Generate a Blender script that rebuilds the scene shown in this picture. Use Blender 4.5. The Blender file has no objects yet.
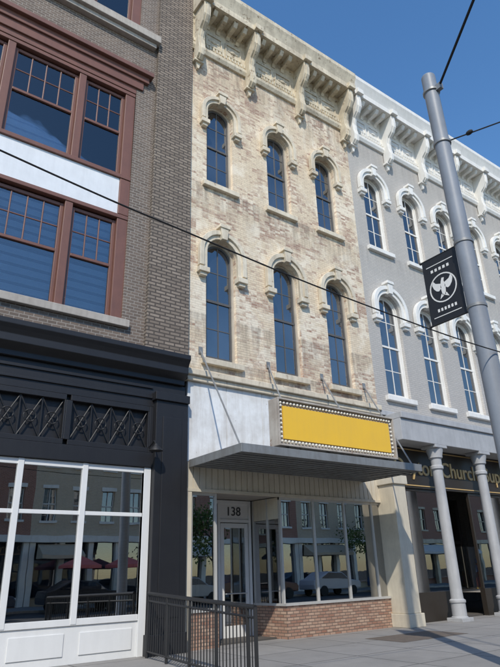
import bpy, bmesh, math, random
from mathutils import Vector, Matrix
random.seed(7)
COL=bpy.context.scene.collection
D=12.3
# ------------------------------------------------------------ materials
def nmat(name):
    m=bpy.data.materials.new(name); m.use_nodes=True
    nt=m.node_tree; nt.nodes.clear()
    o=nt.nodes.new('ShaderNodeOutputMaterial'); b=nt.nodes.new('ShaderNodeBsdfPrincipled')
    nt.links.new(b.outputs[0],o.inputs[0])
    return m,nt,b,o
def N(nt,t,**kw):
    n=nt.nodes.new(t)
    for k,v in kw.items():
        if k.startswith('i_'):
            k2=k[2:]
            k2=int(k2) if k2.isdigit() else k2.replace('_',' ')
            n.inputs[k2].default_value=v
        else: setattr(n,k,v)
    return n
def rgb(c): return (c[0],c[1],c[2],1)
def coords(nt,wall=True):
    tc=N(nt,'ShaderNodeTexCoord')
    if not wall: return tc.outputs['Object']
    s=N(nt,'ShaderNodeSeparateXYZ'); nt.links.new(tc.outputs['Object'],s.inputs[0])
    a=N(nt,'ShaderNodeMath',operation='ADD'); nt.links.new(s.outputs[0],a.inputs[0]); nt.links.new(s.outputs[1],a.inputs[1])
    c=N(nt,'ShaderNodeCombineXYZ'); nt.links.new(a.outputs[0],c.inputs[0]); nt.links.new(s.outputs[2],c.inputs[1])
    return c.outputs[0]
def mapped(nt,src,scale):
    m=N(nt,'ShaderNodeMapping'); m.inputs['Scale'].default_value=scale
    nt.links.new(src,m.inputs[0]); return m.outputs[0]
def noise(nt,src,scale,detail=6,rough=.6,dist=0):
    n=N(nt,'ShaderNodeTexNoise',i_Scale=scale,i_Detail=detail,i_Roughness=rough,i_Distortion=dist)
    nt.links.new(src,n.inputs['Vector']); return n.outputs['Fac']
def ramp(nt,src,a,b,ca=0,cb=1):
    r=N(nt,'ShaderNodeMapRange'); r.inputs[1].default_value=a; r.inputs[2].default_value=b
    r.inputs[3].default_value=ca; r.inputs[4].default_value=cb
    nt.links.new(src,r.inputs[0]); return r.outputs[0]
def mix(nt,f,a,b,mode='MIX'):
    m=N(nt,'ShaderNodeMix',data_type='RGBA',blend_type=mode)
    if isinstance(f,(int,float)): m.inputs[0].default_value=f
    else: nt.links.new(f,m.inputs[0])
    for i,v in ((6,a),(7,b)):
        if isinstance(v,tuple): m.inputs[i].default_value=rgb(v)
        else: nt.links.new(v,m.inputs[i])
    return m.outputs[2]
def mul(nt,a,b,op='MULTIPLY'):
    m=N(nt,'ShaderNodeMath',operation=op); nt.links.new(a,m.inputs[0])
    if isinstance(b,(int,float)): m.inputs[1].default_value=b
    else: nt.links.new(b,m.inputs[1])
    return m.outputs[0]
def bump(nt,b,h,st=.4,dist=.01):
    n=N(nt,'ShaderNodeBump',i_Strength=st,i_Distance=dist); nt.links.new(h,n.inputs['Height']); nt.links.new(n.outputs[0],b.inputs['Normal'])
def paint(name,col,rough=.55,dirt=.35,dirtcol=None,chip=None,chipamt=.62,metal=0,grime=1.0):
    m,nt,b,o=nmat(name); c=coords(nt,False)
    dc=dirtcol or tuple(x*.45 for x in col)
    n1=ramp(nt,noise(nt,c,1.7,8,.7),.4,.75)
    st=ramp(nt,noise(nt,mapped(nt,c,(7,7,.7)),1.0,6,.65),.45,.8)
    f=mul(nt,n1,dirt*grime); f2=mul(nt,st,dirt)
    x=mix(nt,f,col,dc); x=mix(nt,f2,x,dc)
    if chip:
        ch=ramp(nt,noise(nt,c,5,10,.75),chipamt,chipamt+.03); x=mix(nt,ch,x,chip)
    nt.links.new(x,b.inputs['Base Color']); b.inputs['Roughness'].default_value=rough; b.inputs['Metallic'].default_value=metal
    bump(nt,b,noise(nt,c,30,5,.6),.25,.004)
    return m
def brick(name,c1,c2,mort,bw=.215,rh=.075,ms=.009,worn=None,wornmort=None,wlo=.52,whi=.6,rough=.85,stain=.3,bumpst=.6,patch=None,bands=None,grime=(.12,.09,.07),gamt=.6,var=.35):
    m,nt,b,o=nmat(name); c=coords(nt,True)
    wv=N(nt,'ShaderNodeTexNoise',i_Scale=1.4,i_Detail=2); nt.links.new(c,wv.inputs['Vector'])
    vs_=N(nt,'ShaderNodeVectorMath',operation='SCALE'); nt.links.new(wv.outputs['Color'],vs_.inputs[0]); vs_.inputs['Scale'].default_value=.02
    va=N(nt,'ShaderNodeVectorMath',operation='ADD'); nt.links.new(c,va.inputs[0]); nt.links.new(vs_.outputs[0],va.inputs[1]); cw=va.outputs[0]
    def bt(a,bb,mo):
        t=N(nt,'ShaderNodeTexBrick',offset=.5); t.inputs['Scale'].default_value=1
        t.inputs['Color1'].default_value=rgb(a); t.inputs['Color2'].default_value=rgb(bb); t.inputs['Mortar'].default_value=rgb(mo)
        t.inputs['Mortar Size'].default_value=ms; t.inputs['Mortar Smooth'].default_value=.3; t.inputs['Brick Width'].default_value=bw; t.inputs['Row Height'].default_value=rh
        nt.links.new(cw,t.inputs['Vector']); return t
    t=bt(c1,c2,mort); x=t.outputs['Color']
    x=mix(nt,ramp(nt,noise(nt,c,9,6,.7),.3,.75,0,var),x,tuple(v*.55 for v in c2))
    if patch:
        x=mix(nt,ramp(nt,noise(nt,c,.9,9,.72,.6),.47,.58,0,.65),x,patch)
    if worn:
        t2=bt(worn[0],worn[1],wornmort)
        big=noise(nt,c,.62,9,.74,.5); fine=noise(nt,c,7,8,.75)
        sc=mapped(nt,cw,(1/bw,1/rh,1))
        fl=N(nt,'ShaderNodeVectorMath',operation='FLOOR'); nt.links.new(sc,fl.inputs[0])
        wn=N(nt,'ShaderNodeTexWhiteNoise'); nt.links.new(fl.outputs[0],wn.inputs['Vector'])
        s1=mul(nt,mul(nt,big,.60),mul(nt,fine,.28),'ADD'); s2=mul(nt,s1,mul(nt,wn.outputs['Value'],.12),'ADD')
        x=mix(nt,ramp(nt,s2,wlo,whi),x,t2.outputs['Color'])
    st=ramp(nt,noise(nt,mapped(nt,c,(2.5,.35,1)),1,6,.65),.45,.8,0,stain)
    x=mix(nt,st,x,tuple(v*.4 for v in c1))
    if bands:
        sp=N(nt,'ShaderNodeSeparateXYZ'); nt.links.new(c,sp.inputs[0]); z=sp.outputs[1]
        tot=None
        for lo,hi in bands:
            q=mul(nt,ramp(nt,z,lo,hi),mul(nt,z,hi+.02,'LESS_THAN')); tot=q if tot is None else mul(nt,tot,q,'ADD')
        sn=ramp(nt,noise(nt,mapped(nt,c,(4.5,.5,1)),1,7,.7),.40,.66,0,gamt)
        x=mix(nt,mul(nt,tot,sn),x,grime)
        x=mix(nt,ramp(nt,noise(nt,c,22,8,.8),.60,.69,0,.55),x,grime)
    nt.links.new(x,b.inputs['Base Color']); b.inputs['Roughness'].default_value=rough
    h=N(nt,'ShaderNodeMath',operation='MULTIPLY_ADD'); nt.links.new(t.outputs['Fac'],h.inputs[0]); h.inputs[1].default_value=-1
    nt.links.new(mul(nt,noise(nt,c,25,6,.7),.5),h.inputs[2])
    bump(nt,b,h.outputs[0],bumpst,.012)
    return m
def glassmat(name,tint,fac,base=None,ior=1.6):
    m,nt,b,o=nmat(name); nt.nodes.remove(b)
    g=N(nt,'ShaderNodeBsdfGlossy'); g.inputs['Roughness'].default_value=.004
    c=coords(nt,False)
    bp_=N(nt,'ShaderNodeBump',i_Strength=.05,i_Distance=.03); nt.links.new(noise(nt,c,.8,2,.5),bp_.inputs['Height']); nt.links.new(bp_.outputs[0],g.inputs['Normal'])
    if base:
        t=N(nt,'ShaderNodeBsdfDiffuse'); nt.links.new(mix(nt,ramp(nt,noise(nt,c,.45,3,.5),.4,.65),base,tuple(v*4 for v in base)),t.inputs[0])
    else: t=N(nt,'ShaderNodeBsdfTransparent'); t.inputs[0].default_value=rgb(tint)
    fr=N(nt,'ShaderNodeFresnel',i_IOR=ior)
    f=ramp(nt,fr.outputs[0],0,1,fac,1)
    ms=N(nt,'ShaderNodeMixShader'); nt.links.new(f,ms.inputs[0]); nt.links.new(t.outputs[0],ms.inputs[1]); nt.links.new(g.outputs[0],ms.inputs[2]); nt.links.new(ms.outputs[0],o.inputs[0])
    return m
M={}
M['cream']=brick('cream_painted_brick',(.80,.67,.49),(.73,.60,.43),(.58,.47,.34),worn=((.34,.20,.14),(.50,.35,.25)),wornmort=(.54,.46,.37),wlo=.50,whi=.575,stain=.22,patch=(.84,.76,.62),bands=((11.2,12.6),(5.4,6.9),(16.2,18.0),(7.0,8.2)),grime=(.15,.12,.095),gamt=.8)
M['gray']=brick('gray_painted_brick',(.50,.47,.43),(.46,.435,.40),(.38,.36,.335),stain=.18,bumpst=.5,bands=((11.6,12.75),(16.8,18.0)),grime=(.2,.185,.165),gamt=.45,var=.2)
M['brown']=brick('brown_brick',(.21,.16,.125),(.135,.105,.085),(.34,.30,.26),bw=.21,rh=.085,ms=.012,stain=.28)
M['brownpier']=brick('tan_brown_brick',(.32,.26,.205),(.20,.16,.125),(.08,.065,.055),bw=.30,rh=.10,ms=.02,stain=.35,bumpst=1)
M['redbrick']=brick('red_brick',(.42,.19,.13),(.34,.15,.10),(.4,.35,.31),stain=.15)
M['tanbrick']=brick('tan_brick',(.68,.56,.40),(.62,.5,.35),(.5,.45,.4),stain=.15)
M['kneebrick']=brick('knee_wall_brick',(.30,.145,.095),(.52,.36,.26),(.13,.10,.08),bw=.2,rh=.07,ms=.010,stain=.15)
M['stone']=paint('cream_stone',(.71,.63,.49),.7,.5,(.28,.22,.15),chip=(.33,.25,.17),chipamt=.61)
M['cornice']=paint('cream_cornice_paint',(.69,.61,.46),.65,.55,(.22,.17,.11),chip=(.25,.18,.11),chipamt=.58)
M['white']=paint('white_trim_paint',(.80,.78,.73),.5,.25,(.38,.35,.30))
M['whitepanel']=paint('weathered_white_panel',(.80,.81,.80),.5,.6,(.42,.38,.33),chip=(.34,.27,.22),chipamt=.65)
M['black']=paint('black_paint',(.012,.012,.014),.5,.2,(.03,.03,.03))
M['blackmetal']=paint('black_metal',(.012,.012,.013),.55,.2,(.03,.03,.03))
M['redframe']=paint('red_brown_window_paint',(.19,.085,.060),.5,.4,(.10,.05,.04),chip=(.30,.24,.20),chipamt=.68)
M['sill']=paint('limestone_sill',(.45,.41,.36),.8,.5,(.18,.15,.12))
M['spandrel']=paint('white_spandrel',(.76,.77,.78),.5,.2)
M['storewhite']=paint('white_storefront_frame',(.74,.74,.72),.4,.1)
M['cover']=paint('cream_transom_panel',(.64,.58,.46),.55,.35,(.3,.26,.2))
M['galv']=paint('weathered_metal',(.28,.29,.29),.5,.5,(.13,.11,.09),metal=.3)
M['pole']=paint('gray_pole_paint',(.25,.27,.30),.5,.4,(.13,.14,.15),chip=(.17,.16,.15),chipamt=.68)
M['yellow']=paint('yellow_sign_face',(.86,.52,.04),.45,.2,(.62,.38,.08))
M['signframe']=paint('sign_frame',(.5,.46,.40),.5,.6,(.2,.14,.1),chip=(.22,.12,.07),chipamt=.6)
M['bulb']=paint('sign_bulbs',(.78,.75,.65),.2,.1)
M['sashdark']=paint('dark_sash',(.045,.05,.055),.4,.2)
M['sashmid']=paint('weathered_sash',(.11,.105,.10),.5,.4)
M['sashcream']=paint('cream_sash',(.55,.49,.40),.6,.5,(.18,.14,.1))
M['alum']=paint('aluminium_frame',(.55,.54,.51),.35,.2,metal=.2)
M['interior']=paint('interior_wall',(.10,.09,.08),.8,.3)
M['interiorlight']=paint('interior_light',(.40,.37,.33),.8,.3)
M['blindA']=paint('blind_slats',(.50,.55,.60),.6,.1); M['blindB']=paint('blind_gap',(.07,.08,.10),.6,.1)
M['gold']=paint('gold_lettering',(.62,.42,.18),.35,.1)
M['signboard']=paint('dark_sign_board',(.035,.028,.022),.4,.2)
M['tarp']=paint('roofing',(.08,.08,.08),.9,.2)
M['col']=paint('gray_column_paint',(.44,.44,.44),.5,.35)
M['skin1']=paint('plaster_white',(.7,.68,.64),.4,.1); M['plblue']=paint('plaster_blue',(.15,.25,.5),.4,.1); M['plred']=paint('plaster_red',(.4,.1,.08),.4,.1); M['plgold']=paint('plaster_gold',(.6,.4,.1),.35,.1)
M['paper']=paint('paper_notice',(.75,.74,.7),.7,.1)
M['glass']=glassmat('storefront_glass',(.60,.63,.63),.5,ior=1.55)
M['glassup']=glassmat('dark_window_glass',None,.22,(.010,.013,.018),ior=1.5)
M['glassblue']=glassmat('window_glass_blinds',(.8,.85,.9),.10,ior=1.5)
M['rubber']=paint('rubber',(.02,.02,.02),.8,.2); M['wood']=paint('bark',(.09,.065,.045),.9,.3)
# ------------------------------------------------------------ mesh helpers
def empty(name):
    e=bpy.data.objects.new(name,None); COL.objects.link(e); return e
class Part:
    def __init__(s,name,mat,parent=None,bevel=0,smooth=False):
        s.n=name; s.m=mat; s.p=parent; s.bv=bevel; s.sm=smooth; s.bm=bmesh.new()
    def box(s,x0,x1,y0,y1,z0,z1):
        v=[s.bm.verts.new(p) for p in ((x0,y0,z0),(x1,y0,z0),(x1,y1,z0),(x0,y1,z0),(x0,y0,z1),(x1,y0,z1),(x1,y1,z1),(x0,y1,z1))]
        for f in ((3,2,1,0),(4,5,6,7),(0,1,5,4),(1,2,6,5),(2,3,7,6),(3,0,4,7)): s.bm.faces.new([v[i] for i in f])
        return s
    def prism(s,pts,axis,a,b):
        def P(p,t): return (t,p[0],p[1]) if axis=='x' else ((p[0],t,p[1]) if axis=='y' else (p[0],p[1],t))
        A=[s.bm.verts.new(P(p,a)) for p in pts]; B=[s.bm.verts.new(P(p,b)) for p in pts]; n=len(pts)
        s.bm.faces.new(A); s.bm.faces.new(B[::-1])
        for i in range(n): s.bm.faces.new((A[i],B[i],B[(i+1)%n],A[(i+1)%n]))
        return s
    def tube(s,path,r,n=8,cap=True):
        path=[Vector(p) for p in path]; rs=r if isinstance(r,(list,tuple)) else [r]*len(path); rings=[]
        for i,p in enumerate(path):
            d=(path[min(i+1,len(path)-1)]-path[max(i-1,0)]).normalized()
            up=Vector((0,0,1)) if abs(d.z)<.9 else Vector((1,0,0))
            u=d.cross(up).normalized(); w=d.cross(u)
            rings.append([s.bm.verts.new(p+rs[i]*(math.cos(2*math.pi*k/n)*u+math.sin(2*math.pi*k/n)*w)) for k in range(n)])
        for a,b in zip(rings,rings[1:]):
            for k in range(n): s.bm.faces.new((a[k],a[(k+1)%n],b[(k+1)%n],b[k]))
        if cap: s.bm.faces.new(rings[0][::-1]); s.bm.faces.new(rings[-1])
        return s
    def lathe(s,cx,cy,prof,n=20):
        return s.tube([(cx,cy,z) for r,z in prof],[r for r,z in prof],n)
    def ball(s,c,r,sub=1,sc=(1,1,1)):
        bmesh.ops.create_icosphere(s.bm,subdivisions=sub,radius=r,matrix=Matrix.Translation(c)@Matrix.Diagonal((*sc,1))); return s
    def quadpoly(s,pts):
        s.bm.faces.new([s.bm.verts.new(p) for p in pts]); return s
    def done(s):
        bmesh.ops.recalc_face_normals(s.bm,faces=s.bm.faces)
        me=bpy.data.meshes.new(s.n); s.bm.to_mesh(me); s.bm.free(); me.materials.append(s.m)
        if s.sm:
            for f in me.polygons: f.use_smooth=True
        o=bpy.data.objects.new(s.n,me); COL.objects.link(o)
        if s.p: o.parent=s.p
        if s.bv:
            md=o.modifiers.new('bevel','BEVEL'); md.width=s.bv; md.segments=2; md.limit_method='ANGLE'
        if s.sm:
            md=o.modifiers.new('es','EDGE_SPLIT'); md.split_angle=math.radians(40)
        return o
def arch(cx,hw,z0,zt,rise,n=16):
    zs=zt-rise
    return [(cx-hw,z0),(cx+hw,z0)]+[(cx+hw*math.cos(math.pi*i/n),zs+rise*math.sin(math.pi*i/n)) for i in range(n+1)]
def wall(name,outer,holes,y,th,mat,parent):
    cu=bpy.data.curves.new(name,'CURVE'); cu.dimensions='2D'; cu.fill_mode='BOTH'; cu.extrude=th/2
    for pl in [outer]+holes:
        sp=cu.splines.new('POLY'); sp.points.add(len(pl)-1)
        for q,p in zip(sp.points,pl): q.co=(p[0],p[1],0,1)
        sp.use_cyclic_u=True
    t=bpy.data.objects.new('tmp',cu); COL.objects.link(t)
    dg=bpy.context.evaluated_depsgraph_get(); me=bpy.data.meshes.new_from_object(t.evaluated_get(dg))
    bpy.data.objects.remove(t)
    me.transform(Matrix(((1,0,0,0),(0,0,-1,y+th/2),(0,1,0,0),(0,0,0,1))))
    me.materials.clear(); me.materials.append(mat); me.name=name
    o=bpy.data.objects.new(name,me); COL.objects.link(o); o.parent=parent; return o
def rect(x0,x1,z0,z1): return [(x0,z0),(x1,z0),(x1,z1),(x0,z1)]
def ringpoly(cx,hwi,ri,hwo,ro,zs,leg,n=18):
    o=[(cx+hwo*math.cos(math.pi*i/n),zs+ro*math.sin(math.pi*i/n)) for i in range(n+1)]
    i_=[(cx+hwi*math.cos(math.pi*i/n),zs+ri*math.sin(math.pi*i/n)) for i in range(n+1)]
    return [(cx+hwo,zs-leg)]+o+[(cx-hwo,zs-leg),(cx-hwi,zs-leg)]+i_[::-1]+[(cx+hwi,zs-leg)]
def text(body,loc,size,mat,parent,name='lettering',rot=(math.pi/2,0,0),ext=.01,shear=0,bold=0):
    cu=bpy.data.curves.new(name,'FONT'); cu.body=body; cu.size=size; cu.extrude=ext; cu.shear=shear; cu.offset=bold
    cu.align_x='CENTER'; cu.align_y='CENTER'; cu.materials.append(mat)
    o=bpy.data.objects.new(name,cu); o.location=loc; o.rotation_euler=rot; COL.objects.link(o); o.parent=parent; return o

def arched_window(par,cx,hw,z0,zt,rise,fm,sm,gm,y=D,hoodw=.2,leg=.45,hm=None,key=True,proud=.12,rows=2):
    zs=zt-rise
    f=Part('window_frame',fm,par)
    f.prism(ringpoly(cx,hw-.07,rise-.07,hw+.004,rise+.004,zs,zs-z0),'y',y+.12,y+.26)
    f.box(cx-hw,cx+hw,y+.12,y+.26,z0,z0+.08); f.done()
    s=Part('sash',sm,par); mz=(z0+zt)/2-.05
    s.prism(ringpoly(cx,hw-.13,rise-.13,hw-.07,rise-.07,zs,zs-z0-.08),'y',y+.17,y+.225)
    s.box(cx-hw+.07,cx+hw-.07,y+.16,y+.23,mz-.035,mz+.035)
    s.box(cx-.016,cx+.016,y+.18,y+.21,z0+.16,zt-.1)
    s.box(cx-hw+.13,cx+hw-.13,y+.172,y+.222,z0+.08,z0+.17)
    for k in range(1,rows):
        a=z0+.17+(mz-z0-.2)*k/rows; s.box(cx-hw+.12,cx+hw-.12,y+.183,y+.207,a-.014,a+.014)
        a=mz+(zt-mz-.05)*k/rows; s.box(cx-hw+.12,cx+hw-.12,y+.183,y+.207,a-.014,a+.014)
    s.done()
    g=Part('window_pane',gm,par)
    a=arch(cx,hw-.1,z0+.1,zt-.1,rise-.1)
    g.prism(a,'y',y+.195,y+.199); go=g.done()
    h=Part('window_hood',hm,par,bevel=.012)
    h.prism(ringpoly(cx,hw+.02,rise+.02,hw+.02+hoodw,rise+.02+hoodw,zs,leg),'y',y-proud,y+.05)
    h.prism(ringpoly(cx,hw+.02+hoodw*.55,rise+.02+hoodw*.55,hw+.06+hoodw,rise+.06+hoodw,zs,leg-.05),'y',y-proud-.06,y-.02)
    for sx in (-1,1):
        xc=cx+sx*(hw+.03+hoodw/2)
        h.box(xc-hoodw/2-.05,xc+hoodw/2+.05,y-proud-.08,y+.04,zs-leg-.16,zs-leg-.002)
        h.box(xc-hoodw/2+.01,xc+hoodw/2-.01,y-proud-.02,y+.04,zs-leg-.26,zs-leg-.162)
    if key:
        h.prism([(cx-.09,zt-.02),(cx+.09,zt-.02),(cx+.15,zt+hoodw+.2),(cx-.15,zt+hoodw+.2)],'y',y-proud-.13,y+.04)
        h.prism([(cx-.2,zt+hoodw+.12),(cx+.2,zt+hoodw+.12),(cx+.17,zt+hoodw+.24),(cx-.17,zt+hoodw+.24)],'y',y-proud-.16,y+.03)
    h.done()
    s=Part('window_sill',hm,par,bevel=.012); s.box(cx-hw-.16,cx+hw+.16,y-.13,y+.2,z0-.17,z0-.002); s.done()

def scroll_bracket(P,x,w,y,z0,z1,dep):
    H=z1-z0
    pts=[(y+.02,z1),(y-dep,z1),(y-dep,z1-.14*H),(y-dep*.97,z1-.25*H),(y-dep*.80,z1-.36*H),(y-dep*.52,z1-.44*H),(y-dep*.40,z1-.56*H),(y-dep*.42,z1-.7*H),(y-dep*.5,z1-.82*H),(y-dep*.45,z1-.94*H),(y-dep*.25,z1-H),(y+.02,z1-H)]
    P.prism(pts,'x',x-w/2,x+w/2)
    P.prism([(p[0]-.03,p[1]-.04) for p in pts[1:-1]]+[(y,z1-.9*H),(y,z1-.04)],'x',x-w*.22,x+w*.22)

def cornice(par,x0,x1,mat,y,z0,z1,proj,bigs,modsp=.42,endl=True):
    H=z1-z0
    c=Part('cornice_crown',mat,par)
    prof=[(y+.3,z1),(y-proj,z1),(y-proj,z1-.07*H),(y-proj+.05,z1-.12*H),(y-proj+.12,z1-.2*H),(y-proj+.15,z1-.24*H),(y-proj+.15,z1-.34*H),(y-.1,z1-.34*H),(y-.1,z1-.40*H),(y-.05,z1-.43*H),(y-.05,z0+.12*H),(y-.14,z0+.1*H),(y-.14,z0+.05*H),(y-.08,z0),(y+.3,z0)]
    c.prism(prof,'x',x0,x1); c.done()
    m=Part('cornice_modillions',mat,par)
    zt=z1-.342*H
    xx=x0+.2
    while xx<x1-.1:
        if all(abs(xx-b)>.3 for b in bigs):
            m.prism([(y-.04,zt),(y-proj+.25,zt),(y-proj+.25,zt-.08),(y-proj+.34,zt-.2),(y-.14,zt-.24),(y-.08,zt-.36),(y-.04,zt-.36)],'x',xx-.075,xx+.075)
        xx+=modsp
    xx=x0+.06
    while xx<x1-.05:
        m.box(xx-.035,xx+.035,y-.13,y-.04,z0+.125*H,z0+.18*H); xx+=.13
    m.done()
    bs=sorted(bigs); p=Part('frieze_panels',mat,par,bevel=.01)
    for a,b in zip(bs,bs[1:]):
        n=max(1,round((b-a-.5)/.8)); w=(b-a-.5)/n
        for i in range(n):
            xa=a+.25+i*w+.07; xb=a+.25+(i+1)*w-.07; za=z0+.21*H; zb=z1-.56*H
            if xb-xa<.2: continue
            p.box(xa,xb,y-.09,y-.04,za,za+.05); p.box(xa,xb,y-.09,y-.04,zb-.05,zb)
            p.box(xa,xa+.05,y-.09,y-.04,za+.05,zb-.05); p.box(xb-.05,xb,y-.09,y-.04,za+.05,zb-.05)
            cx=(xa+xb)/2; cz=(za+zb)/2
            p.ball((cx,y-.05,cz),.09,2,(1.5,.6,.8))
            p.ball((cx-.17,y-.05,cz),.05,2,(1.3,.6,.8)); p.ball((cx+.17,y-.05,cz),.05,2,(1.3,.6,.8))
    p.done()
    b=Part('cornice_brackets',mat,par,bevel=.01)
    for x in bigs:
        scroll_bracket(b,x,.26,y-.05,z0-.55,z1-.345*H,proj-.22)
        b.box(x-.17,x+.17,y-proj+.02,y+.0,z1-.335*H,z1-.245*H)
        b.box(x-.18,x+.18,y-.2,y+.02,z0-.62,z0-.52)
        b.prism([(x-.1,z0-.62),(x+.1,z0-.62),(x+.03,z0-.86),(x-.03,z0-.86)],'y',y-.12,y+.02)
    b.done()

def shell(par,x0,x1,h,mat,y0=D+.4,y1=D+14,floor2=6.2):
    s=Part('side_and_back_walls',mat,par)
    s.box(x0+.02,x0+.3,y0+.002,y1-.3,-.1,h); s.box(x1-.3,x1-.02,y0+.002,y1-.3,-.1,h); s.box(x0+.02,x1-.02,y1-.3,y1,-.1,h); s.done()
    r=Part('roof',M['tarp'],par); r.box(x0+.3,x1-.3,y0+.01,y1-.3,h-.6,h-.4); r.done()
    r=Part('ceiling_and_floor',M['interior'],par); r.box(x0+.3,x1-.3,y0+.01,y1-.3,4.6,4.7); r.box(x0+.3,x1-.3,y0-.0,y1-.3,-.02,.03); r.box(x0+.3,x1-.3,y0+5,y0+5.1,.03,4.6); r.done()

# ============================================================ CREAM BUILDING
cb=empty('cream_brick_building')
CX=[8.12,10.56,12.80]; HW=.50
holes=[arch(c,HW,12.72,16.0,.42) for c in CX]+[arch(c,HW+.02,6.9,10.72,.50) for c in CX]
wall('facade_wall',rect(7.02,14.28,6.3,19.4),holes,D,.4,M['cream'],cb)
for c in CX:
    arched_window(cb,c,HW,12.72,16.0,.42,M['sashcream'],M['sashmid'],M['glassup'],hm=M['stone'],hoodw=.2,leg=.5)
    arched_window(cb,c,HW+.02,6.9,10.72,.50,M['sashcream'],M['sashmid'],M['glassup'],hm=M['stone'],hoodw=.24,leg=.6)
cornice(cb,7.0,14.30,M['cornice'],D,18.0,20.5,.9,[7.22,9.35,11.7,14.08])
st=Part('belt_course',M['stone'],cb,bevel=.015); st.box(6.95,14.3,D-.16,D+.38,6.34,6.5); st.box(7.0,14.28,D-.08,D+.38,6.2,6.338); st.done()
shell(cb,7.02,14.28,20.2,M['cream'])
p=Part('weathered_panels',M['whitepanel'],cb,bevel=.006)
x=7.06
while x<14.2:
    w=min(1.2,14.24-x); p.box(x+.004,x+w-.004,D+.02,D+.1,4.12,6.195); x+=w
p.done()
p=Part('panel_backing',M['interior'],cb); p.box(7.04,14.26,D+.11,D+.4,3.5,6.19); p.done()
p=Part('transom_cover',M['cover'],cb)
x=7.06
while x<14.2: p.box(x+.012,x+.168,D+.0,D+.06,3.47,4.1); x+=.18
p.box(7.05,14.25,D+.02,D+.1,3.44,4.11); p.box(7.05,14.25,D-.03,D+.1,3.40,3.47)
p.done()
p=Part('corner_pier',M['cover'],cb,bevel=.015); p.box(13.86,14.42,11.72,D+.3,.35,4.15); p.box(13.80,14.48,11.66,D+.3,0,.348); p.box(13.80,14.48,11.66,D+.3,3.9,4.16); p.done()
p=Part('left_pier',M['cover'],cb,bevel=.01); p.box(7.06,7.2,D-.02,D+.3,0,3.4); p.done()
k=Part('brick_knee_wall',M['kneebrick'],cb); k.box(10.0,13.85,D,D+.25,-.02,.74)
k.prism([(9.86,D+1.2),(9.98,D+.0),(10.0,D+.0),(10.0,D+1.2)],'z',-.02,.74); k.box(7.2,7.95,D+.0,D+.25,-.02,.74); k.done()
k=Part('knee_wall_cap',M['alum'],cb); k.box(9.95,13.85,D-.03,D+.27,.742,.80); k.prism([(9.83,D+1.2),(9.95,D-.03),(9.949,D+.27),(9.93,D+1.2)],'z',.742,.80); k.box(7.2,7.97,D-.03,D+.27,.742,.8); k.done()
f=Part('storefront_frames',M['alum'],cb)
for xm in (9.97,11.15,12.35,13.5): f.box(xm-.03,xm+.03,D+.05,D+.13,.8,3.4)
f.box(9.94,13.86,D+.06,D+.12,3.33,3.4); f.box(7.2,7.95,D+.06,D+.12,3.33,3.4)
for xm in (7.23,7.92): f.box(xm-.03,xm+.03,D+.05,D+.13,.8,3.4)
f.box(9.85,9.91,D+1.14,D+1.2,.8,3.4); f.box(9.9,9.96,D+.55,D+.61,.8,3.4)
f.done()
g=Part('storefront_glass',M['glass'],cb)
g.box(10.0,11.12,D+.09,D+.095,.8,3.33); g.box(11.18,12.32,D+.09,D+.095,.8,3.33); g.box(12.38,13.47,D+.09,D+.095,.8,3.33); g.box(13.53,13.86,D+.09,D+.095,.8,3.33)
g.box(7.26,7.89,D+.09,D+.095,.8,3.33)
g.quadpoly([(9.96,D+.13,.8),(9.93,D+.55,.8),(9.93,D+.55,2.84),(9.96,D+.13,2.84)]); g.quadpoly([(9.93,D+.61,.8),(9.88,D+1.14,.8),(9.88,D+1.14,2.84),(9.93,D+.61,2.84)])
g.quadpoly([(7.95,D+.13,.8),(8.1,D+1.14,.8),(8.1,D+1.14,3.4),(7.95,D+.13,3.4)])
g.done()
q=Part('added_reflection_blocker',M['cover'],cb); q.prism([(9.95,D+.135),(9.97,D+.135),(9.90,D+1.135),(9.87,D+1.135)],'z',2.85,3.4); q.done()  # added solid panel in place of upper side glass, stops it mirroring the number
r=Part('vestibule_ceiling',M['interiorlight'],cb); r.box(7.95,10.0,D+.12,D+1.3,3.42,3.5); r.done()
d=Part('door_frame',M['storewhite'],cb,bevel=.006)
yd=D+1.2
d.box(8.12,8.2,yd,yd+.1,0,3.4); d.box(8.72,8.80,yd,yd+.1,0,3.4); d.box(9.74,9.82,yd,yd+.1,0,3.4); d.box(8.80,9.74,yd,yd+.1,2.82,2.9); d.box(8.80,9.74,yd,yd+.1,3.3,3.4); d.box(8.2,8.72,yd,yd+.1,3.3,3.4); d.box(8.2,8.72,yd,yd+.1,0,.5)
d.box(8.82,8.93,yd+.02,yd+.07,.03,2.8); d.box(9.61,9.72,yd+.02,yd+.07,.03,2.8); d.box(8.93,9.61,yd+.02,yd+.07,.03,.3); d.box(8.93,9.61,yd+.02,yd+.07,2.68,2.8)
d.done()
d=Part('door_glass',M['glass'],cb); d.box(8.93,9.61,yd+.04,yd+.045,.3,2.68); d.box(8.2,8.72,yd+.04,yd+.045,.5,3.3); d.done()
d=Part('door_push_bar',M['alum'],cb); d.tube([(8.93,yd-.03,1.05),(9.61,yd-.03,1.05)],.015); d.done()
d=Part('transom_number_panel',M['storewhite'],cb); d.box(8.80,9.74,yd+.04,yd+.05,2.9,3.3); d.done()
text('138',(9.25,yd+.03,3.1),.33,M['sashdark'],cb,'house_number')
d=Part('paper_notices',M['paper'],cb); d.box(10.25,10.47,D+.1,D+.104,1.5,1.8); d.box(9.0,9.2,yd+.05,yd+.054,1.5,1.78); d.done()
i=Part('interior_partition',M['interiorlight'],cb); i.box(12.0,13.6,D+2.9,D+3.0,.03,2.3); i.done()
ca=empty('metal_canopy')
c=Part('deck',M['galv'],ca,bevel=.006)
y0=10.03; c.box(7.14,13.12,y0+.06,D-.0,4.02,4.08)
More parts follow.
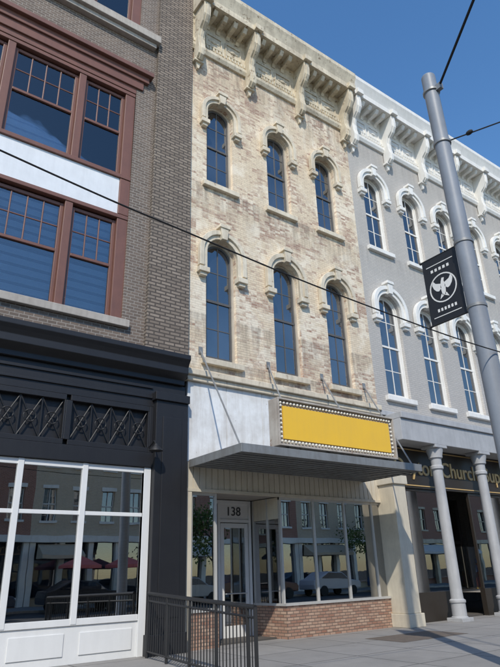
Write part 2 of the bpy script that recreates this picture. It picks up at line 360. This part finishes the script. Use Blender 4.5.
c.box(7.12,13.14,y0,y0+.055,3.96,4.15); c.box(7.10,7.135,y0,D-.01,3.96,4.15); c.box(13.125,13.16,y0,D-.01,3.96,4.15); c.done()
c=Part('ribs',M['galv'],ca)
yy=y0+.2
while yy<D-.05: c.box(7.14,13.12,yy-.03,yy+.03,3.975,4.018); yy+=.22
c.done()
c=Part('hanger_rods',M['galv'],ca)
for xa,xb in ((7.42,7.14),(9.72,8.9),(11.82,11.2),(13.7,12.9)):
    c.tube([(xa,D-.01,7.1),(xb,y0+.12,4.15)],.022,6); c.box(xa-.06,xa+.06,D-.03,D-.003,7.0,7.2)
c.done()
sg=empty('yellow_marquee_sign')
s=Part('cabinet',M['signframe'],sg,bevel=.01); s.box(8.15,12.18,y0+.06,y0+.34,4.2,5.33); s.done()
s=Part('supports',M['galv'],sg); 
for xx in (8.5,9.8,11.0,11.9): s.box(xx-.04,xx+.04,y0+.12,y0+.2,4.08,4.2)
s.done()
s=Part('panel',M['yellow'],sg); s.box(8.33,12.0,y0+.02,y0+.058,4.37,5.15); s.done()
s=Part('trim',M['signframe'],sg,bevel=.004)
s.box(8.15,12.18,y0-.03,y0+.059,5.29,5.33); s.box(8.15,12.18,y0-.03,y0+.059,4.2,4.24); s.box(8.15,8.19,y0-.03,y0+.059,4.24,5.29); s.box(12.14,12.18,y0-.03,y0+.059,4.24,5.29); s.done()
s=Part('bulbs',M['bulb'],sg,smooth=True)
xx=8.26
while xx<12.1:
    s.ball((xx,y0+.02,5.22),.036,1); s.ball((xx,y0+.02,4.31),.036,1); xx+=.105
zz=4.41
while zz<5.18:
    s.ball((8.26,y0+.02,zz),.036,1); s.ball((12.07,y0+.02,zz),.036,1); zz+=.105
s.done()

# ============================================================ GRAY BUILDING
gb=empty('gray_brick_building')
GX=[15.5,17.8,20.05,22.35,24.65]; gx1=26.2
holes=[arch(c,.56,12.87,16.3,.5) for c in GX]+[arch(c,.6,6.95,10.92,.56) for c in GX]
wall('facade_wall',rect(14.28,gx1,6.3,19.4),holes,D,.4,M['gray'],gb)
for c in GX:
    arched_window(gb,c,.56,12.87,16.3,.5,M['white'],M['white'],M['glassup'],hm=M['white'],hoodw=.24,leg=.4)
    arched_window(gb,c,.6,6.95,10.92,.56,M['white'],M['white'],M['glassup'],hm=M['white'],hoodw=.26,leg=.45)
cornice(gb,14.31,gx1,M['white'],D,18.0,20.45,.9,[14.55,16.65,18.95,21.2,23.5,25.9])
shell(gb,14.28,gx1,20.1,M['gray'])
b=Part('belt_cornice',M['col'],gb,bevel=.015); b.box(14.49,gx1,11.55,D+.38,6.0,6.2); b.box(14.49,gx1,11.62,D+.38,5.3,5.998); b.box(14.3,gx1,D-.12,D+.38,6.202,6.36); b.done()
b=Part('sign_fascia',M['signboard'],gb); b.box(14.5,gx1,D+.1,D+.2,3.95,5.298); b.done()
b=Part('sign_border',M['gold'],gb); b.box(14.6,gx1,D+.08,D+.1,4.02,4.05); b.box(14.6,gx1,D+.08,D+.1,5.2,5.23); b.done()
for w,xc in (('Dayton',15.9),('Church',18.35),('Supply',20.75)): text(w,(xc,D+.085,4.62),.72,M['gold'],gb,'sign_lettering',ext=.015,bold=.006)
p=Part('cast_iron_columns',M['col'],gb,smooth=True)
for xc in (16.4,18.9,21.4,23.9):
    p.lathe(xc,11.9,[(.25,0),(.25,.12),(.22,.14),(.22,.5),(.245,.52),(.245,.58),(.19,.62),(.18,.9),(.165,4.5),(.21,4.54),(.21,4.62),(.175,4.66),(.18,4.86),(.23,4.9),(.23,4.96),(.28,5.16),(.29,5.298)],24)
p.done()
p=Part('column_plinths',M['col'],gb,bevel=.012)
for xc in (16.4,18.9,21.4,23.9): p.box(xc-.28,xc+.28,11.62,12.18,-.01,.1); p.box(xc-.31,xc+.31,11.6,12.2,5.2,5.297)
p.done()
f=Part('storefront_frames',M['signboard'],gb)
for a,bb in ((14.5,17.2),(18.7,21.3),(21.5,24.0)):
    f.box(a,bb,D+.12,D+.3,0,.82); f.box(a,a+.07,D+.15,D+.25,.82,3.94); f.box(bb-.07,bb,D+.15,D+.25,.82,3.94); f.box(a+.07,bb-.07,D+.15,D+.25,3.86,3.94)
f.box(17.2,17.28,D+1.4,D+1.5,0,3.9); f.box(18.55,18.63,D+1.4,D+1.5,0,3.9); f.box(17.28,18.55,D+1.4,D+1.5,2.3,2.4); f.box(17.28,17.4,D+1.42,D+1.48,.0,2.3); f.box(18.43,18.55,D+1.42,D+1.48,0,2.3); f.box(17.4,18.43,D+1.42,D+1.48,0,.3)
f.done()
g=Part('storefront_glass',M['glass'],gb)
for a,bb in ((14.5,17.2),(18.7,21.3),(21.5,24.0)): g.box(a+.07,bb-.07,D+.2,D+.205,.82,3.86)
g.box(17.4,18.43,D+1.45,D+1.455,.3,2.3); g.box(17.28,18.55,D+1.45,D+1.455,2.4,3.9)
g.quadpoly([(18.66,D+.25,.82),(18.6,D+1.4,.82),(18.6,D+1.4,3.9),(18.66,D+.25,3.9)])
g.done()
f=Part('display_shelf',M['interiorlight'],gb)
for a,bb in ((14.5,17.2),(18.7,21.3)): f.box(a,bb,D+.31,D+1.4,.7,.8); f.box(a+.2,bb-.2,D+1.35,D+1.4,.8,2.2)
f.done()
def statue(x,y,z,h,robe,mantle):
    e=empty('religious_statue')
    r=Part('robe',robe,e,smooth=True); k=h
    r.lathe(x,y,[(.16*k,z),(.17*k,z+.05*k),(.15*k,z+.3*k),(.12*k,z+.5*k),(.14*k,z+.7*k),(.13*k,z+.78*k),(.05*k,z+.83*k)],14); r.done()
    r=Part('mantle',mantle,e,smooth=True)
    r.ball((x,y+.02*k,z+.93*k),.085*k,2,(1,1,1.15)); r.tube([(x-.13*k,y,z+.77*k),(x-.17*k,y-.03,z+.55*k),(x-.03*k,y-.14*k,z+.6*k)],[.05*k,.06*k,.03*k],8); r.tube([(x+.13*k,y,z+.77*k),(x+.17*k,y-.03,z+.55*k),(x+.03*k,y-.14*k,z+.6*k)],[.05*k,.06*k,.03*k],8); r.done()
    r=Part('head',M['skin1'],e,smooth=True); r.ball((x,y-.03*k,z+.91*k),.07*k,2,(1,1,1.2)); r.done()
    r=Part('base',M['plgold'],e); r.box(x-.15*k,x+.15*k,y-.15*k,y+.15*k,z-.001-.06*k,z-.001); r.done()
for k,(x,h) in enumerate([(14.9,.7),(15.3,.95),(15.75,.6),(16.15,.8),(16.6,.65),(16.95,.5),(19.0,.9),(19.5,.6),(19.9,1.1),(20.4,.7)]):
    statue(x,D+.48+random.uniform(-.06,.1),.86,h,[M['skin1'],M['plblue'],M['plred'],M['skin1']][k%4],[M['plblue'],M['skin1'],M['plgold']][k%3])

# ============================================================ LEFT BUILDING
lb=empty('brown_brick_building')
lx0=-2.0; fx0,fx1=0.0,5.14
wall('facade_wall',rect(lx0,5.75,6.7,22.0),[rect(fx0,fx1,7.45,15.4),rect(fx0,fx1,17.42,20.6)],D,.4,M['brown'],lb)
p=Part('brick_pier',M['brownpier'],lb); p.box(5.752,6.98,D-.13,D+.38,6.7,22); p.box(lx0-1.2,lx0-.002,D-.13,D+.38,6.7,22); p.done()
shell(lb,-3.2,7.0,21.9,M['brown'])
f=Part('window_frames',M['redframe'],lb,bevel=.012)
g=Part('window_panes',M['glassblue'],lb); bA=Part('blind_slats',M['blindA'],lb); bB=Part('blind_gaps',M['blindB'],lb)
def dh(x0,x1,z0,z1,cols):
    t=.09
    f.box(x0,x0+t,D+.14,D+.24,z0,z1); f.box(x1-t,x1,D+.14,D+.24,z0,z1); f.box(x0+t,x1-t,D+.14,D+.24,z0,z0+.11); f.box(x0+t,x1-t,D+.14,D+.24,z1-t,z1)
    mz=z0+(z1-z0)*.52; f.box(x0+t,x1-t,D+.13,D+.235,mz-.04,mz+.04)
    for i in range(1,cols): 
        xx=x0+t+(x1-x0-2*t)*i/cols; f.box(xx-.017,xx+.017,D+.165,D+.21,mz+.04,z1-t)
    zz=(mz+z1)/2; f.box(x0+t,x1-t,D+.17,D+.205,zz-.017,zz+.017)
    g.box(x0+t,x1-t,D+.185,D+.19,z0+.11,mz-.04); g.box(x0+t,x1-t,D+.187,D+.192,mz+.04,z1-t)
    z=z0
    bB.box(x0,x1,D+.34,D+.36,z0,z1)
    while z<z1-.15: bA.prism([(D+.33,z),(D+.27,z+.12),(D+.275,z+.13),(D+.335,z+.01)],'x',x0+.02,x1-.02); z+=.24
for z0,z1 in ((11.83,14.72),(7.46,10.36),(17.5,20.4)):
    dh(.30,1.5,z0,z1,2); dh(1.70,3.44,z0,z1,4); dh(3.64,4.84,z0,z1,3)
    for a,bb in ((fx0,.30),(1.5,1.70),(3.44,3.64),(4.84,fx1)): f.box(a,bb,D+.04,D+.3,z0,z1+.05)
    f.box(fx0,fx1,D+.02,D+.3,z1+.052,z1+.17)
f.box(fx0,fx1,D+.0,D+.3,11.70,11.82); f.box(fx0,fx1,D+.0,D+.3,14.9,15.38)
f.box(fx0-.3,fx1+.35,D-.12,D+.1,15.4,15.62); f.box(fx0-.4,fx1+.45,D-.24,D+.1,15.622,15.78); f.box(fx0-.2,fx1+.2,D-.06,D+.1,15.1,15.398)
f.box(4.84,fx1,D+.02,D+.3,10.54,11.69); f.box(fx0,.3,D+.02,D+.3,10.54,11.69)
f.done(); g.done(); bA.done(); bB.done()
s=Part('spandrel_panel',M['spandrel'],lb,bevel=.01); s.box(.30,4.84,D+.06,D+.3,10.535,11.695); s.done()
s=Part('stone_sills',M['sill'],lb,bevel=.015); s.box(-.2,5.3,D-.12,D+.3,7.25,7.45); s.box(-.6,5.75,D-.3,D+.3,17.12,17.4); s.box(-.5,5.65,D-.18,D+.1,16.95,17.118); s.done()
k=Part('black_storefront_cornice',M['black'],lb,bevel=.012)
k.prism([(D+.3,6.72),(D-.42,6.72),(D-.42,6.6),(D-.36,6.52),(D-.3,6.42),(D-.3,6.25),(D-.1,6.12),(D-.1,6.0),(D+.3,6.0)],'x',-3.2,6.9)
k.done()
k=Part('black_storefront',M['black'],lb,bevel=.01)
k.box(-3.2,6.98,D+.0,D+.3,5.35,5.998); k.box(-3.2,6.98,D-.05,D+.3,3.88,4.22)
k.box(6.1,6.98,D-.16,D+.3,0,5.5); k.box(6.05,7.0,D-.22,D+.3,5.5,5.7); k.box(6.05,7.0,D-.22,D+.3,0,.4)
k.box(6.28,6.8,D-.18,D-.155,.7,5.1)
k.box(-3.2,6.1,D+.12,D+.3,4.222,5.348)
for a,bb in ((-3.2,-1.6),(-1.5,.15),(.25,1.9),(2.0,3.95),(4.05,6.0)):
    k.box(a,bb,D-.02,D+.118,5.22,5.346); k.box(a,bb,D-.02,D+.118,4.224,4.34); k.box(a-.1 if a>-3 else a,a+.04,D-.02,D+.118,4.34,5.22); k.box(bb-.04,bb,D-.02,D+.118,4.34,5.22)
k.box(6.0,6.1,D-.02,D+.118,4.224,5.346)
for z in (5.55,5.8): k.box(-3.2,6.05,D-.04,D+.0,z,z+.06)
k.done()
k=Part('lattice_grille',M['blackmetal'],lb)
for a,bb in ((.25,1.9),(2.0,3.95),(4.05,6.0)):
    n=4; w=(bb-a-.08)/n
    for i in range(n):
        xa=a+.04+i*w; xb=xa+w
        for (p1,p2) in (((xa,4.34),(xb,5.22)),((xb,4.34),(xa,5.22))):
            k.tube([(p1[0],D+.04,p1[1]),(p2[0],D+.04,p2[1])],.016,6)
        k.box(xa-.012,xa+.012,D+.03,D+.055,4.34,5.22)
        cx=(xa+xb)/2; k.tube([(cx+.13*math.cos(t*math.pi/8),D+.03,4.78+.13*math.sin(t*math.pi/8)) for t in range(17)],.014,6)
k.done()
f=Part('white_storefront_frames',M['storewhite'],lb,bevel=.006)
for xm in (-1.0,.45,1.85,3.15,4.52,5.98): f.box(xm-.06,xm+.06,D+.0,D+.12,.7,3.87)
f.box(5.92,6.09,D-.01,D+.13,0,3.875)
f.box(-3.1,5.92,D+.02,D+.1,3.75,3.87); f.box(-3.1,5.92,D+.02,D+.1,2.78,2.86); f.box(-3.1,5.92,D+.01,D+.11,.68,.80)
f.box(-3.1,5.92,D+.04,D+.1,0,.678)
for a,bb in ((.51,1.79),(1.91,3.09),(3.21,4.46),(4.58,5.9)): f.box(a+.1,bb-.1,D+.02,D+.039,.15,.55)
f.done()
g=Part('storefront_glass',M['glass'],lb); g.box(-3.1,5.95,D+.055,D+.06,.8,3.75); g.done()
l=Part('wall_lamp',M['blackmetal'],lb,smooth=True); l.tube([(6.0,D-.05,4.35),(6.0,D-.3,4.45),(6.0,D-.4,4.35)],.018,8); l.lathe(6.0,D-.4,[(.04,4.36),(.06,4.32),(.16,4.22),(.165,4.2)],16); l.done()
i=Part('restaurant_counter',M['interiorlight'],lb); i.box(1.0,5.5,D+3.4,D+4,.03,1.1); i.done()
# ============================================================ RAILING
rl=empty('metal_railing')
r=Part('rails_and_pickets',M['blackmetal'],rl)
A=Vector((6.0,12.0,0)); B=Vector((5.53,7.56,0)); 
def top(t): return 1.20*(1-t)+1.07*t
def P(t,z): 
    q=A.lerp(B,t); return (q.x,q.y,z)
r.tube([P(0,top(0)),P(1,top(1))],.035,8); r.tube([P(0,top(0)-.14),P(1,top(1)-.14)],.02,6); r.tube([P(0,.12),P(1,.1)],.02,6)
n=38
for i in range(n+1):
    t=i/n; big=i%9==0 or i==n
    r.tube([P(t,0 if big else .11),P(t,top(t))],.03 if big else .010,6)
r.done()
# ============================================================ POLE, BANNER, WIRES
pl=empty('utility_pole')
px,py=8.8,5.0
def pxz(z): return 8.86-.0165*z   # slight lean of the old pole
p=Part('shaft',M['pole'],pl,smooth=True)
prof=[(.24,-.01),(.24,.12),(.19,.2),(.175,1.0),(.168,4),(.15,9),(.145,11.2)]
p.tube([(pxz(z),py,z) for r_,z in prof],[r_ for r_,z in prof],24); p.ball((pxz(11.2),py,11.2),.145,3,(1,1,.6)); p.done()
p=Part('collars',M['galv'],pl,smooth=True)
for z in (10.75,9.4,7.08,5.76): p.lathe(pxz(z),py,[(.158,z),(.175,z+.01),(.175,z+.06),(.158,z+.07)],24)
p.box(pxz(10.8)-.05,pxz(10.8)+.05,py-.26,py-.14,10.72,10.86); p.done()
bn=empty('street_banner')
b=Part('banner_arms',M['blackmetal'],bn); b.tube([(px-.04,py+.1,7.15),(px-.04,py+1.0,7.15)],.018,8); b.tube([(px-.04,py+.1,5.77),(px-.04,py+1.0,5.77)],.018,8); b.ball((px-.04,py+1.0,7.15),.03,2); b.ball((px-.04,py+1.0,5.77),.03,2); b.done()
px-=.04
b=Part('cloth',M['black'],bn)
by0,by1=py+.2,py+.97
b.prism([(by0,5.78),(by1,5.78),(by1,7.14),(by0,7.14)],'x',px-.01,px+.01); b.done()
e=Part('emblem',M['white'],bn); cy=(by0+by1)/2; cz=6.45
xe=px-.016
def disc(pts): e.prism([(cy+u,cz+v) for u,v in pts],'x',xe,xe+.005)
nn=28
ro=[(.30*math.cos(2*math.pi*i/nn),.30*math.sin(2*math.pi*i/nn)) for i in range(nn)]; ri=[(.275*math.cos(2*math.pi*i/nn),.275*math.sin(2*math.pi*i/nn)) for i in range(nn)]
for i in range(nn):
    j=(i+1)%nn; disc([ro[i],ro[j],ri[j],ri[i]])
disc([(-.035,-.16),(.035,-.16),(.055,.02),(.03,.13),(.0,.2),(-.05,.19),(-.03,.13),(-.055,.02)])
for s_ in (1,-1):
    disc([(s_*u,v) for u,v in ((.04,.0),(.1,-.05),(.15,-.03),(.2,.03),(.23,.12),(.2,.2),(.15,.13),(.1,.11),(.045,.09))])
    disc([(s_*u,v) for u,v in ((.01,-.17),(.1,-.22),(.06,-.13),(.03,-.12))])
for i in range(5): disc([(-.2+.09*i,.38),(-.15+.09*i,.38),(-.15+.09*i,.44),(-.2+.09*i,.44)])
for i in range(6): disc([(-.22+.075*i,-.46),(-.18+.075*i,-.46),(-.18+.075*i,-.40),(-.22+.075*i,-.40)])
disc([(-.3,.52),(.3,.52),(.3,.535),(-.3,.535)]); disc([(-.3,-.56),(.3,-.56),(.3,-.545),(-.3,-.545)])
e.done()
def curve(pts,n=10):
    out=[]
    for i in range(len(pts)-1):
        p0=Vector(pts[max(i-1,0)]);p1=Vector(pts[i]);p2=Vector(pts[i+1]);p3=Vector(pts[min(i+2,len(pts)-1)])
        for k in range(n):
            t=k/n; out.append(.5*((2*p1)+(-p0+p2)*t+(2*p0-5*p1+4*p2-p3)*t*t+(-p0+3*p1-3*p2+p3)*t**3))
    out.append(Vector(pts[-1])); return out
w=Part('overhead_wire',M['rubber'],None); w.tube(curve([(-6,4.8,6.1),(.68,4.8,5.30),(2.72,4.8,5.11),(5.17,4.8,4.95),(8.83,4.8,4.89),(14,4.8,5.2),(24,4.8,6.5)]),.010,6); w.done()
w=Part('span_wire',M['rubber'],None); w.tube([(8.69,4.8,10.82),(7.6,3.2,10.9),(2.1,-5.8,11.1)],.028,6); w.done()
w=Part('span_wire',M['rubber'],None); w.tube([(8.72,4.9,9.44),(9.16,4,9.47),(12.8,-6,9.9)],.014,6); w.ball((8.9,4.5,9.46),.05,2,(1,1.6,1)); w.done()

# ============================================================ GROUND
def flat(name,x0,x1,y0,y1,z,mat):
    p=Part(name,mat); p.quadpoly([(x0,y0,z),(x1,y0,z),(x1,y1,z),(x0,y1,z)]); return p.done()
def ground_mat(name,c1,c2,sc,joints=None):
    m,nt,b,o=nmat(name); c=coords(nt,False)
    x=mix(nt,ramp(nt,noise(nt,c,sc,8,.7),.3,.7),c1,c2); x=mix(nt,ramp(nt,noise(nt,c,60,4,.7),.4,.8,0,.4),x,tuple(v*.5 for v in c1))
    x=mix(nt,ramp(nt,noise(nt,c,.8,5,.6),.5,.7,0,.35),x,tuple(v*.6 for v in c2))
    if joints:
        t=N(nt,'ShaderNodeTexBrick',offset=0); t.inputs['Scale'].default_value=1; t.inputs['Brick Width'].default_value=joints; t.inputs['Row Height'].default_value=joints; t.inputs['Mortar Size'].default_value=.016
        nt.links.new(c,t.inputs['Vector'])
        t.inputs['Color1'].default_value=(0,0,0,1); t.inputs['Color2'].default_value=(1,1,1,1); t.inputs['Mortar'].default_value=(0,0,0,1)
        x=mix(nt,mul(nt,t.outputs['Color'],.35),x,tuple(v*.6 for v in c1))
        x=mix(nt,t.outputs['Fac'],x,tuple(v*.25 for v in c1))
        x=mix(nt,ramp(nt,noise(nt,c,5,10,.8,1),.62,.68,0,.5),x,tuple(v*.3 for v in c1))
    nt.links.new(x,b.inputs['Base Color']); b.inputs['Roughness'].default_value=.9; bump(nt,b,noise(nt,c,80,4,.6),.3,.005); return m
M['walk']=ground_mat('concrete_sidewalk',(.31,.295,.275),(.25,.24,.225),2.5,1.5)
M['asphalt']=ground_mat('asphalt',(.055,.055,.056),(.045,.045,.047),3)
M['dirt']=ground_mat('tree_pit_fill',(.10,.085,.07),(.17,.13,.10),6)
M['grd']=ground_mat('ground_soil',(.16,.15,.13),(.12,.12,.1),.5)
flat('ground',-400,400,-400,400,-.15,M['grd'])
flat('road',-150,150,-9.4,4.45,-.13,M['asphalt'])
for y in (-2.4,-2.1): flat('lane_marking',-150,150,y-.06,y+.06,-.126,M['yellow'])
s=Part('sidewalk',M['walk'],None,bevel=0); s.box(-60,90,4.6,12.6,-.3,0); s.done()
s=Part('kerb',M['sill'],None,bevel=.02); s.box(-60,90,4.45,4.598,-.3,.0); s.done()
s=Part('sidewalk',M['walk'],None); s.box(-60,90,-14.2,-9.56,-.3,0); s.done()
s=Part('kerb',M['sill'],None,bevel=.02); s.box(-60,90,-9.558,-9.4,-.3,0); s.done()
flat('tree_pit',11.2,13.6,9.7,10.9,.004,M['dirt'])
# ============================================================ OPPOSITE SIDE
def opp(name,x0,x1,h,mat,trim,nw,shop):
    e=empty(name); y=-14
    floors=int((h-4.2)//3.6)
    hs=[]; W=(x1-x0)/nw
    for fl in range(floors):
        for i in range(nw): hs.append(rect(x0+i*W+W*.28,x0+(i+1)*W-W*.28,5+fl*3.5,7+fl*3.5))
    wall('facade_wall',rect(x0,x1,4.0,h),hs,y-.4,.4,mat,e)
    s=Part('body',mat,e); s.box(x0+.02,x1-.02,y-14,y-.45,-.1,h-.3); s.done()
    t=Part('trim',trim,e,bevel=.02)
    t.box(x0,x1,y-.3,y+.45,h+.002,h+.5); t.box(x0,x1,y-.0,y+.25,h-.35,h); t.box(x0,x1,y-.0,y+.3,3.7,4.1)
    for (a,b,c,d) in [(q[0][0],q[1][0],q[0][1],q[2][1]) for q in hs]:
        t.box(a-.1,b+.1,y-.0,y+.1,c-.16,c-.002); t.box(a-.1,b+.1,y-.0,y+.08,d+.002,d+.25)
        t.box(a,b,y-.2,y-.14,(c+d)/2-.04,(c+d)/2+.04); t.box(a,a+.07,y-.2,y-.14,c,d); t.box(b-.07,b,y-.2,y-.14,c,d); t.box((a+b)/2-.03,(a+b)/2+.03,y-.19,y-.15,c,d)
    n=max(3,nw); 
    for i in range(n+1): xx=x0+.2+(x1-x0-.4)*i/n; t.box(xx-.18,xx+.18,y-.3,y+.1,0,3.698)
    t.done()
    g=Part('glazing',M['glassup'],e); g.box(x0+.05,x1-.05,y-.25,y-.22,.5,h-.5); g.done()
    a=Part('awning',shop,e)
    a.prism([(y+.1,3.6),(y+1.3,2.9),(y+1.3,2.7),(y+.1,2.7)],'x',x0+.5,x0+(x1-x0)*.4); a.done()
M['aw1']=paint('awning_tan',(.55,.45,.33),.8,.2); M['aw2']=paint('awning_white',(.7,.68,.65),.8,.2); M['umb']=paint('umbrella_red',(.65,.16,.14),.7,.1)
opp('red_brick_building',-30,-12,9.5,M['redbrick'],M['stone'],7,M['aw2'])
opp('tan_brick_building',-12,0,12,M['tanbrick'],M['white'],5,M['aw1'])
opp('red_brick_building',0,11,9.8,M['redbrick'],M['white'],5,M['aw2'])
opp('tan_brick_building',11,19,12.5,M['tanbrick'],M['white'],4,M['aw1'])
opp('red_brick_building',19,33,10.5,M['redbrick'],M['white'],6,M['aw2'])
opp('tan_brick_building',33,46,12.5,M['tanbrick'],M['white'],6,M['aw1'])
opp('red_brick_building',46,75,11,M['redbrick'],M['stone'],11,M['aw2'])
def car(x,y,col,name='parked_car'):
    e=empty(name); m=paint('car_paint',col,.2,.05)
    b=Part('body',m,e,bevel=.05)
    b.prism([(x-2.25,.3),(x+2.25,.3),(x+2.28,.62),(x+2.15,.8),(x+1.15,.92),(x+.45,1.36),(x-.9,1.42),(x-1.75,1.0),(x-2.2,.92),(x-2.28,.6)],'y',y-.86,y+.86); b.done()
    g=Part('windows',M['glassup'],e)
    g.prism([(x+1.0,.95),(x+.42,1.31),(x-.88,1.37),(x-1.55,.98)],'y',y-.875,y+.875); g.done()
    w=Part('wheels',M['rubber'],e)
    for wx in (x-1.4,x+1.4):
        for sy in (-1,1): w.tube([(wx,y+sy*.68,.2),(wx,y+sy*.9,.2)],.33,20)
    w.done()
    l=Part('lamps',M['white'],e); l.box(x+2.2,x+2.29,y-.75,y-.45,.6,.72); l.box(x+2.2,x+2.29,y+.45,y+.75,.6,.72); l.done()
for x,c in ((6.5,(.04,.05,.07)),(12.5,(.03,.03,.035)),(19,(.4,.4,.4)),(25,(.1,.03,.03)),(31,(.5,.5,.52)),(38,(.05,.08,.15)),(-2,(.4,.4,.4))): car(x,-8.3,c)
def umbrella(x,y):
    e=empty('patio_umbrella'); a=Part('mast',M['alum'],e); a.tube([(x,y,0),(x,y,2.75)],.025,8); a.lathe(x,y,[(.28,0),(.28,.06),(.05,.1)],16); a.done()
    u=Part('canopy',M['umb'],e); n=8
    for i in range(n):
        a0=2*math.pi*i/n; a1=2*math.pi*(i+1)/n
        q0=(x+1.35*math.cos(a0),y+1.35*math.sin(a0)); q1=(x+1.35*math.cos(a1),y+1.35*math.sin(a1))
        u.quadpoly([(x,y,2.8),(q0[0],q0[1],2.25),(q1[0],q1[1],2.25)]); u.quadpoly([(q0[0],q0[1],2.25),(q0[0],q0[1],2.08),(q1[0],q1[1],2.08),(q1[0],q1[1],2.25)])
    u.done()
umbrella(13.6,-11.8); umbrella(16.6,-12)
lm,nt,b_,o_=nmat('foliage'); cc=coords(nt,False)
nt.links.new(mix(nt,ramp(nt,noise(nt,cc,1.2,4,.6),.35,.65),(.05,.10,.025),(.12,.16,.03)),b_.inputs['Base Color']); b_.inputs['Roughness'].default_value=.7
def tree(x,y,h):
    e=empty('street_tree'); t=Part('trunk',M['wood'],e,smooth=True)
    t.tube([(x,y,0),(x+.05,y,h*.3),(x-.05,y,h*.55),(x,y,h*.85)],[.17,.13,.09,.03],10)
    L=Part('leaves',lm,e); 
    for k in range(9):
        a=random.uniform(0,6.28); z0=h*random.uniform(.3,.6); r=h*random.uniform(.16,.3); z1=z0+h*random.uniform(.12,.3)
        t.tube([(x,y,z0),(x+r*.5*math.cos(a),y+r*.5*math.sin(a),(z0+z1)/2),(x+r*math.cos(a),y+r*math.sin(a),z1)],[.06,.04,.015],6)
        for j in range(260):
            q=Vector((random.gauss(0,1),random.gauss(0,1),random.gauss(0,.8)))*h*.075+Vector((x+r*math.cos(a),y+r*math.sin(a),z1))
            u=Vector((random.uniform(-1,1),random.uniform(-1,1),random.uniform(-1,1))).normalized(); v=u.orthogonal().normalized(); s=.11
            L.quadpoly([q-u*s,q+v*s*.6,q+u*s,q-v*s*.6])
    t.done(); L.done()
tree(4.2,-10.6,6); tree(22.5,-10.6,6.5); tree(39,-10.6,7)

# ============================================================ LIGHT
w=bpy.data.worlds.new('World'); bpy.context.scene.world=w; w.use_nodes=True; nt=w.node_tree
sky=nt.nodes.new('ShaderNodeTexSky'); sky.sky_type='NISHITA'; sky.sun_disc=False
hs=nt.nodes.new('ShaderNodeHueSaturation'); hs.inputs['Saturation'].default_value=1.22; hs.inputs['Value'].default_value=1.4
bg=nt.nodes['Background']; nt.links.new(sky.outputs[0],hs.inputs['Color']); nt.links.new(hs.outputs[0],bg.inputs[0]); bg.inputs[1].default_value=.15
EL,AZ=math.radians(44),math.radians(180+38)   # azimuth from +Y toward +X
sky.sun_elevation=EL; sky.sun_rotation=AZ; sky.air_density=1.0; sky.dust_density=.3; sky.ozone_density=1.8
sd=Vector((math.sin(AZ)*math.cos(EL),math.cos(AZ)*math.cos(EL),math.sin(EL)))
sl=bpy.data.lights.new('sun','SUN'); sl.energy=3.6; sl.angle=math.radians(.6); sl.color=(1,.94,.84)
so=bpy.data.objects.new('sun',sl); so.rotation_euler=(-sd).to_track_quat('-Z','Y').to_euler(); so.location=sd*50; COL.objects.link(so)
# ============================================================ CAMERA
X=Vector((840,212,568.6)).normalized(); U=Vector((-43,-1355,569)); U=(U-X*U.dot(X)).normalized(); Y=U.cross(X)
right=Vector((X.x,Y.x,U.x)); down=Vector((X.y,Y.y,U.y)); fwd=Vector((X.z,Y.z,U.z))
cam=bpy.data.cameras.new('camera'); co=bpy.data.objects.new('camera',cam); COL.objects.link(co)
R=Matrix((right,-down,-fwd)).transposed().to_4x4(); co.matrix_world=Matrix.Translation((0,0,1.55))@R
cam.sensor_fit='HORIZONTAL'; cam.sensor_width=36; cam.lens=36*568.6/500; cam.clip_end=2000; cam.clip_start=.05
bpy.context.scene.camera=co
vs=bpy.context.scene.view_settings; vs.view_transform='Standard'; vs.look='None'; vs.exposure=0
